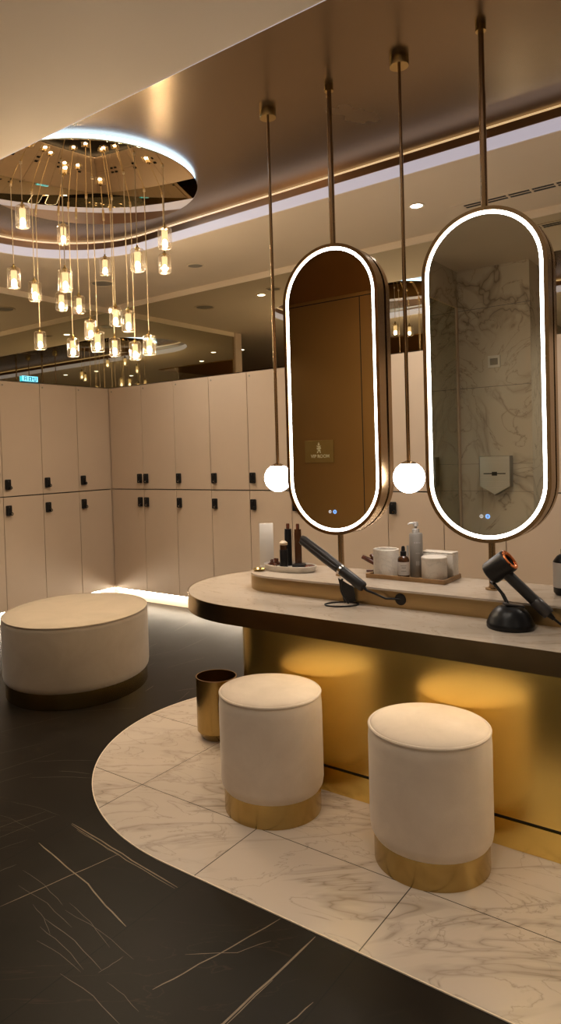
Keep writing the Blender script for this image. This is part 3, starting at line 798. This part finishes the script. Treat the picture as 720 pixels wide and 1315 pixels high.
styler(2.690, 1.748, 'tall dark brown styler barrel, right one on the marble tray', 'amber')
bt = thing('lotion_bottle', 'short black bottle with beige cap standing on the marble tray', 'bottle', (2.632, 1.790, TZ))
b = MB(); b.lathe([(0, 0), (.0185, 0), (.0185, .078), (.017, .081), (0, .081)], 28); b.build('body', 'black', bt)
b = MB(); b.lathe([(0, .081), (.0165, .081), (.0165, .102), (0, .102)], 28); b.build('neck', 'amber', bt)
b = MB(); b.lathe([(0, .102), (.0185, .102), (.0185, .112), (.010, .120), (0, .120)], 28); b.build('cap', 'beigecap', bt)
def claw(x, y, rz, label):
    t = thing('hair_clip', label, 'hair clip', (x, y, TZ), None, rz)
    for s in (-1, 1):
        b = MB(); b.tube([(-.022, s * .010, .008), (0, s * .013, .011), (.022, s * .010, .008)], [.006, .008, .006], 12)
        for kx in (-.018, -.006, .006, .018): b.tube([(kx, s * .012, .010), (kx, s * .008, .001)], [.003, .0015], 8)
        b.build('jaw', 'brownplastic', t)
    b = MB(); b.tube([(0, -.010, .017), (0, .010, .017)], .006, 12); b.tube([(-.006, 0, .018), (-.010, 0, .034)], .006, 12); b.tube([(.006, 0, .018), (.010, 0, .034)], .006, 12); b.build('grip', 'brownplastic', t)
claw(2.605, 1.838, .4, 'brown hair claw at the left end of the marble tray')
claw(2.645, 1.842, 1.2, 'brown hair claw just left of the beige capped bottle')
pot('compact_pot', 'flat black round pot on the marble tray behind the straightener', 'pot', 2.640, 1.712, TZ, [(0, 0), (.030, 0), (.033, .004), (.033, .014), (.030, .018), (0, .018)], 'black')
b = MB(); b.sphere((0, 0, .010), .024, 28, 14, (1, 1, .42)); o = b.build('sponge_case', 'brownplastic', None, (2.640, 1.655, TZ)); tag(o, 'small dark brown flat case at the right end of the marble tray', 'case')

# middle group
wt = thing('wooden_tray', 'rectangular wooden tray holding marble jars between the mirror poles', 'tray', (2.703, 1.195, LZ))
b = MB(); b.box(-.088, .088, -.168, .168, 0, .006, .001); b.build('board', 'wood', wt, smooth=False)
b = MB(); b.box(-.090, -.082, -.170, .170, .0, .017, .0012); b.box(.082, .090, -.170, .170, .0, .017, .0012); b.box(-.082, .082, -.170, -.162, .0, .017, .0012); b.box(-.082, .082, .162, .170, .0, .017, .0012); b.build('rim', 'wood', wt, smooth=False)
WZ = LZ + .0062
pot('marble_tumbler', 'round pale marble tumbler, leftmost on the wooden tray', 'tumbler', 2.690, 1.308, WZ, [(0, 0), (.050, 0), (.0525, .003), (.0535, .108), (.050, .110), (.047, .108), (.046, .014), (0, .014)], 'marble_ware', 56)
db = thing('dropper_bottle', 'small amber dropper bottle with white label on the wooden tray', 'bottle', (2.668, 1.220, WZ))
b = MB(); b.lathe([(0, 0), (.0225, 0), (.0235, .002), (.0235, .074), (.020, .082), (.012, .088), (.0105, .094), (0, .094)], 32); b.build('body', 'amber', db)
b = MB(); b.lathe([(.0237, .010), (.0241, .010), (.0241, .064), (.0237, .064), (.0237, .010)], 32)
b.mi = 1
for zz, ww in ((.048, .5), (.040, .36), (.026, .44)):
    for kk in range(8):
        a0 = PI + .66 - ww + 2 * ww * kk / 8 - .2; a1 = a0 + .075
        v = [b.bm.verts.new((.0244 * math.cos(a), .0244 * math.sin(a), zz + dz)) for a, dz in ((a0, 0), (a1, 0), (a1, .003), (a0, .003))]; b._new([b.bm.faces.new(v)])
b.build('label_band', ['label', 'labelink'], db)
b = MB(); b.lathe([(0, .090), (.0125, .090), (.0125, .106), (.008, .108), (.0075, .122), (.005, .128), (0, .129)], 24); b.build('dropper_cap', 'black', db)
pb = thing('pump_bottle', 'tall grey pump bottle standing on the wooden tray', 'bottle', (2.702, 1.178, WZ))
b = MB(); b.lathe([(0, 0), (.0255, 0), (.0270, .002), (.0270, .176), (.0235, .181), (0, .181)], 36); b.mi = 1
for zz, ww, hh in ((.140, .55, .006), (.098, .3, .004), (.05, .3, .018)):
    a0 = PI + .66 - ww; a1 = PI + .66 + ww; n = 10
    for kk in range(n):
        if kk % 3 == 2: continue
        p, q_ = a0 + (a1 - a0) * kk / n, a0 + (a1 - a0) * (kk + 1) / n
        v = [b.bm.verts.new((.0273 * math.cos(a), .0273 * math.sin(a), zz + dz)) for a, dz in ((p, 0), (q_, 0), (q_, hh), (p, hh))]; b._new([b.bm.faces.new(v)])
b.build('body', ['greybottle', 'greycap'], pb)
b = MB(); b.lathe([(0, .181), (.0145, .181), (.0145, .198), (.006, .199), (.006, .208), (.0105, .209), (.0105, .226), (0, .227)], 24); b.tube([(0, 0, .221), (-.018, .020, .221), (-.022, .024, .216)], [.0045, .004, .003], 10); b.build('pump_head', 'greycap', pb)
tag(MB().cyl((0, 0, 0), (.0, 0, .120), .0045, .0045, 12).build('makeup_stick', 'greycap', None, (2.742, 1.234, WZ)), 'thin grey stick standing behind the amber dropper bottle', 'stick')
jr = thing('marble_jar', 'round lidded marble jar at the front of the wooden tray', 'jar', (2.672, 1.090, WZ))
b = MB(); b.lathe([(0, 0), (.048, 0), (.050, .003), (.050, .078), (0, .078)], 48); b.build('body', 'marble_ware', jr)
b = MB(); b.lathe([(0, .0785), (.0495, .0785), (.0505, .081), (.0505, .090), (.048, .093), (0, .093)], 48); b.build('lid', 'marble_ware', jr)
tb = thing('marble_box', 'square pale marble box behind the round jar on the wooden tray', 'box', (2.752, 1.098, WZ))
b = MB(); b.box(-.029, .029, -.068, .068, 0, .098, .004); b.box(-.029, .029, -.068, .068, .0985, .104, .002); b.build('body', 'marble_ware', tb)
br = thing('hair_claw', 'dark brown hair claw lying behind the marble tumbler', 'hair clip', (2.752, 1.418, LZ))
b = MB(); b.tube([(-.01, .03, .066), (0, 0, .050), (.006, -.03, .034)], [.009, .011, .009], 14); b.tube([(.006, -.03, .034), (.004, -.034, .004), (0, -.02, .002)], [.008, .006, .005], 12); b.build('jaw', 'brownplastic', br)
b = MB(); b.tube([(.012, -.002, .074), (.010, -.018, .052), (.008, -.028, .030), (.012, -.020, .004)], [.008, .010, .007, .006], 14); b.build('jaw', 'brownplastic', br)
b = MB(); b.tube([(-.012, .01, .0045), (.018, -.03, .0045)], .0045, 12); b.build('hinge', 'brownplastic', br)

bb = thing('black_bottle', 'large black bottle with pale label at the right edge of the ledge', 'bottle', (2.640, .597, LZ))
b = MB(); b.lathe([(0, 0), (.030, 0), (.0375, .010), (.0375, .118), (.034, .124), (.024, .138), (.012, .146), (.012, .162), (0, .162)], 40); b.build('body', 'black', bb)
b = MB(); b.lathe([(.0376, .028), (.0381, .028), (.0381, .116), (.0376, .116), (.0376, .028)], 40); b.mi = 1
for zz in (.095, .08, .052, .044):
    for kk in range(7):
        a0 = PI + .60 - .35 + .1 * kk; a1 = a0 + .06
        v = [b.bm.verts.new((.0384 * math.cos(a), .0384 * math.sin(a), zz + dz)) for a, dz in ((a0, 0), (a1, 0), (a1, .004), (a0, .004))]; b._new([b.bm.faces.new(v)])
b.build('label_band', ['label', 'labelink'], bb)

# ------------------------------------------------------------------ things seen in the mirrors
vs = thing('door_sign', 'square brass plate with a gold emblem on the bronze door, seen in the mirror', 'sign', (-.5, 3.39, 1.36))
b = MB(); b.box(0.0008, .008, -.155, .155, -.105, .105, .002); b.build('plate', 'signplate', vs, smooth=False)
def text_part(txt, size, y, z, name, mat, parent):
    cu = bpy.data.curves.new(name, 'FONT'); cu.body = txt; cu.size = size; cu.extrude = .0012; cu.align_x = 'CENTER'; cu.offset = .0008
    tmp = bpy.data.objects.new('tmp', cu); COL.objects.link(tmp)
    dg = bpy.context.evaluated_depsgraph_get(); me = bpy.data.meshes.new_from_object(tmp.evaluated_get(dg))
    bpy.data.objects.remove(tmp); bpy.data.curves.remove(cu)
    # text x -> -Y of the room (it reads correctly in the vanity mirror), y -> Z
    for v in me.vertices: x_, y_, z_ = v.co; v.co = (.0098 + z_, y - x_, z + y_)
    me.materials.clear(); me.materials.append(M[mat]); me.name = name
    return place(name, me, parent)
text_part('VIP ROOM', .043, -.012, -.058, 'lettering', 'signgold', vs)
b = MB()
def poly(pts): b.prism(pts, .0085, .0115, lambda u, v, w: (w, -u, v))
poly([(-.010, .066), (0, .088), (.010, .066), (.006, .058), (-.006, .058)])
poly([(-.026, .056), (-.004, .052), (.004, .052), (.026, .056), (.010, .040), (-.010, .040)])
poly([(-.024, .034), (.020, .040), (.026, .026), (-.018, .020)])
poly([(-.014, .018), (.012, .020), (.018, .004), (-.008, .006)])
poly([(-.022, -.012), (-.014, .004), (-.004, .004), (-.012, -.014)]); poly([(.022, -.012), (.014, .004), (.004, .004), (.012, -.014)])
b.build('emblem', 'signgold', vs, smooth=False)

def dispenser():
    t = thing('towel_dispenser', 'pointed steel paper towel dispenser on the marble wall, seen in the mirror', 'dispenser', (-.5, 1.752, 1.14))
    out = [(-.118, -.095), (-.118, .142), (.118, .142), (.118, -.095), (0, -.165)]
    b = MB(); b.prism(out, .001, .085, lambda u, v, w: (w, u, v), bev=.004); b.build('body', 'steel', t, smooth=False)
    b = MB(); b.prism([(-.085, .0), (-.085, .008), (.085, .008), (.085, 0)], .0852, .0865, lambda u, v, w: (w, u, v)); b.prism([(-.02, -.012), (-.02, .018), (.02, .018), (.02, -.012)], .0852, .087, lambda u, v, w: (w, u, v)); b.build('slot', 'groove', t, smooth=False)
dispenser()
sw = thing('wall_switch', 'square white switch plate high on the marble wall, seen in the mirror', 'switch', (-.5, 1.762, 2.03))
b = MB(); b.box(.0006, .009, -.048, .048, -.048, .048, .003); b.build('plate', 'switch', sw, smooth=False)
b = MB(); b.box(.009, .012, -.03, .03, -.026, .026, .001); b.build('rocker', 'grille', sw, smooth=False)
gp = thing('glass_partition', 'tall tinted glass partition beside the marble wall, seen in the mirror', 'glass partition', (-.15, 2.056, 0))
b = MB(); b.box(-.31, .42, -.005, .005, .002, 2.49); b.build('pane', 'pane', gp, smooth=False)
b = MB(); b.box(-.345, -.311, -.014, .005, .001, 2.49); b.build('post', 'post', gp, smooth=False)

ls = thing('lit_sign', 'tiny glowing cyan sign on top of the lockers left of the corner', 'sign', (3.61, YB - .012, 2.0205))
b = MB(); b.box(-.085, .085, -.004, .004, 0, .006); b.build('foot', 'black', ls, smooth=False)
b = MB(); b.box(-.078, .078, -.003, .003, .006, .052); b.build('panel', 'cyan', ls, smooth=False)
b = MB()
for u in (-.058, -.036, -.010, .014, .040, .058): b.box(u - .003, u + .003, -.0036, -.003, .012, .046)
for u, z in ((-.047, .028), (-.047, .044), (.0, .020), (.027, .034), (.049, .014), (.002, .042)): b.box(u - .012, u + .012, -.0036, -.003, z - .0025, z + .0025)
b.build('strokes', 'black', ls, smooth=False)

# ------------------------------------------------------------------ camera, world, view
cam = bpy.data.cameras.new('camera'); co = bpy.data.objects.new('camera', cam); COL.objects.link(co)
FPX, CX, CY = 892.0, 305.0, 605.5
r = Vector((0.6122780858798413, -0.7900698155869597, -0.030087074462384653))
u = Vector((0.03708567241003512, -0.009313514792951793, 0.9992686882636206))
f = Vector((0.789772244671344, 0.6129461191169979, -0.02359780935167273))
mw = Matrix.Identity(4)
for i in range(3): mw[i][0] = r[i]; mw[i][1] = u[i]; mw[i][2] = -f[i]
mw[2][3] = 1.35
co.matrix_world = mw
cam.sensor_fit = 'VERTICAL'; cam.sensor_height = 36; cam.lens = FPX / 1315 * 36
cam.shift_x = (360 - CX) / 1315; cam.shift_y = -(657.5 - CY) / 1315
cam.clip_start = .02
S.camera = co

w = bpy.data.worlds.new('world'); S.world = w; w.use_nodes = True
w.node_tree.nodes['Background'].inputs[0].default_value = (1, .78, .55, 1); w.node_tree.nodes['Background'].inputs[1].default_value = .03
S.view_settings.view_transform = 'Standard'; S.view_settings.look = 'None'; S.view_settings.gamma = 1
S.view_settings.exposure = .5; S.view_settings.use_curve_mapping = False
S.cycles.max_bounces = 10; S.cycles.diffuse_bounces = 4; S.cycles.glossy_bounces = 7; S.cycles.transparent_max_bounces = 24
S.cycles.sample_clamp_indirect = 4.0
S.cycles.use_denoising = True
S.cycles.caustics_reflective = True; S.cycles.blur_glossy = .6
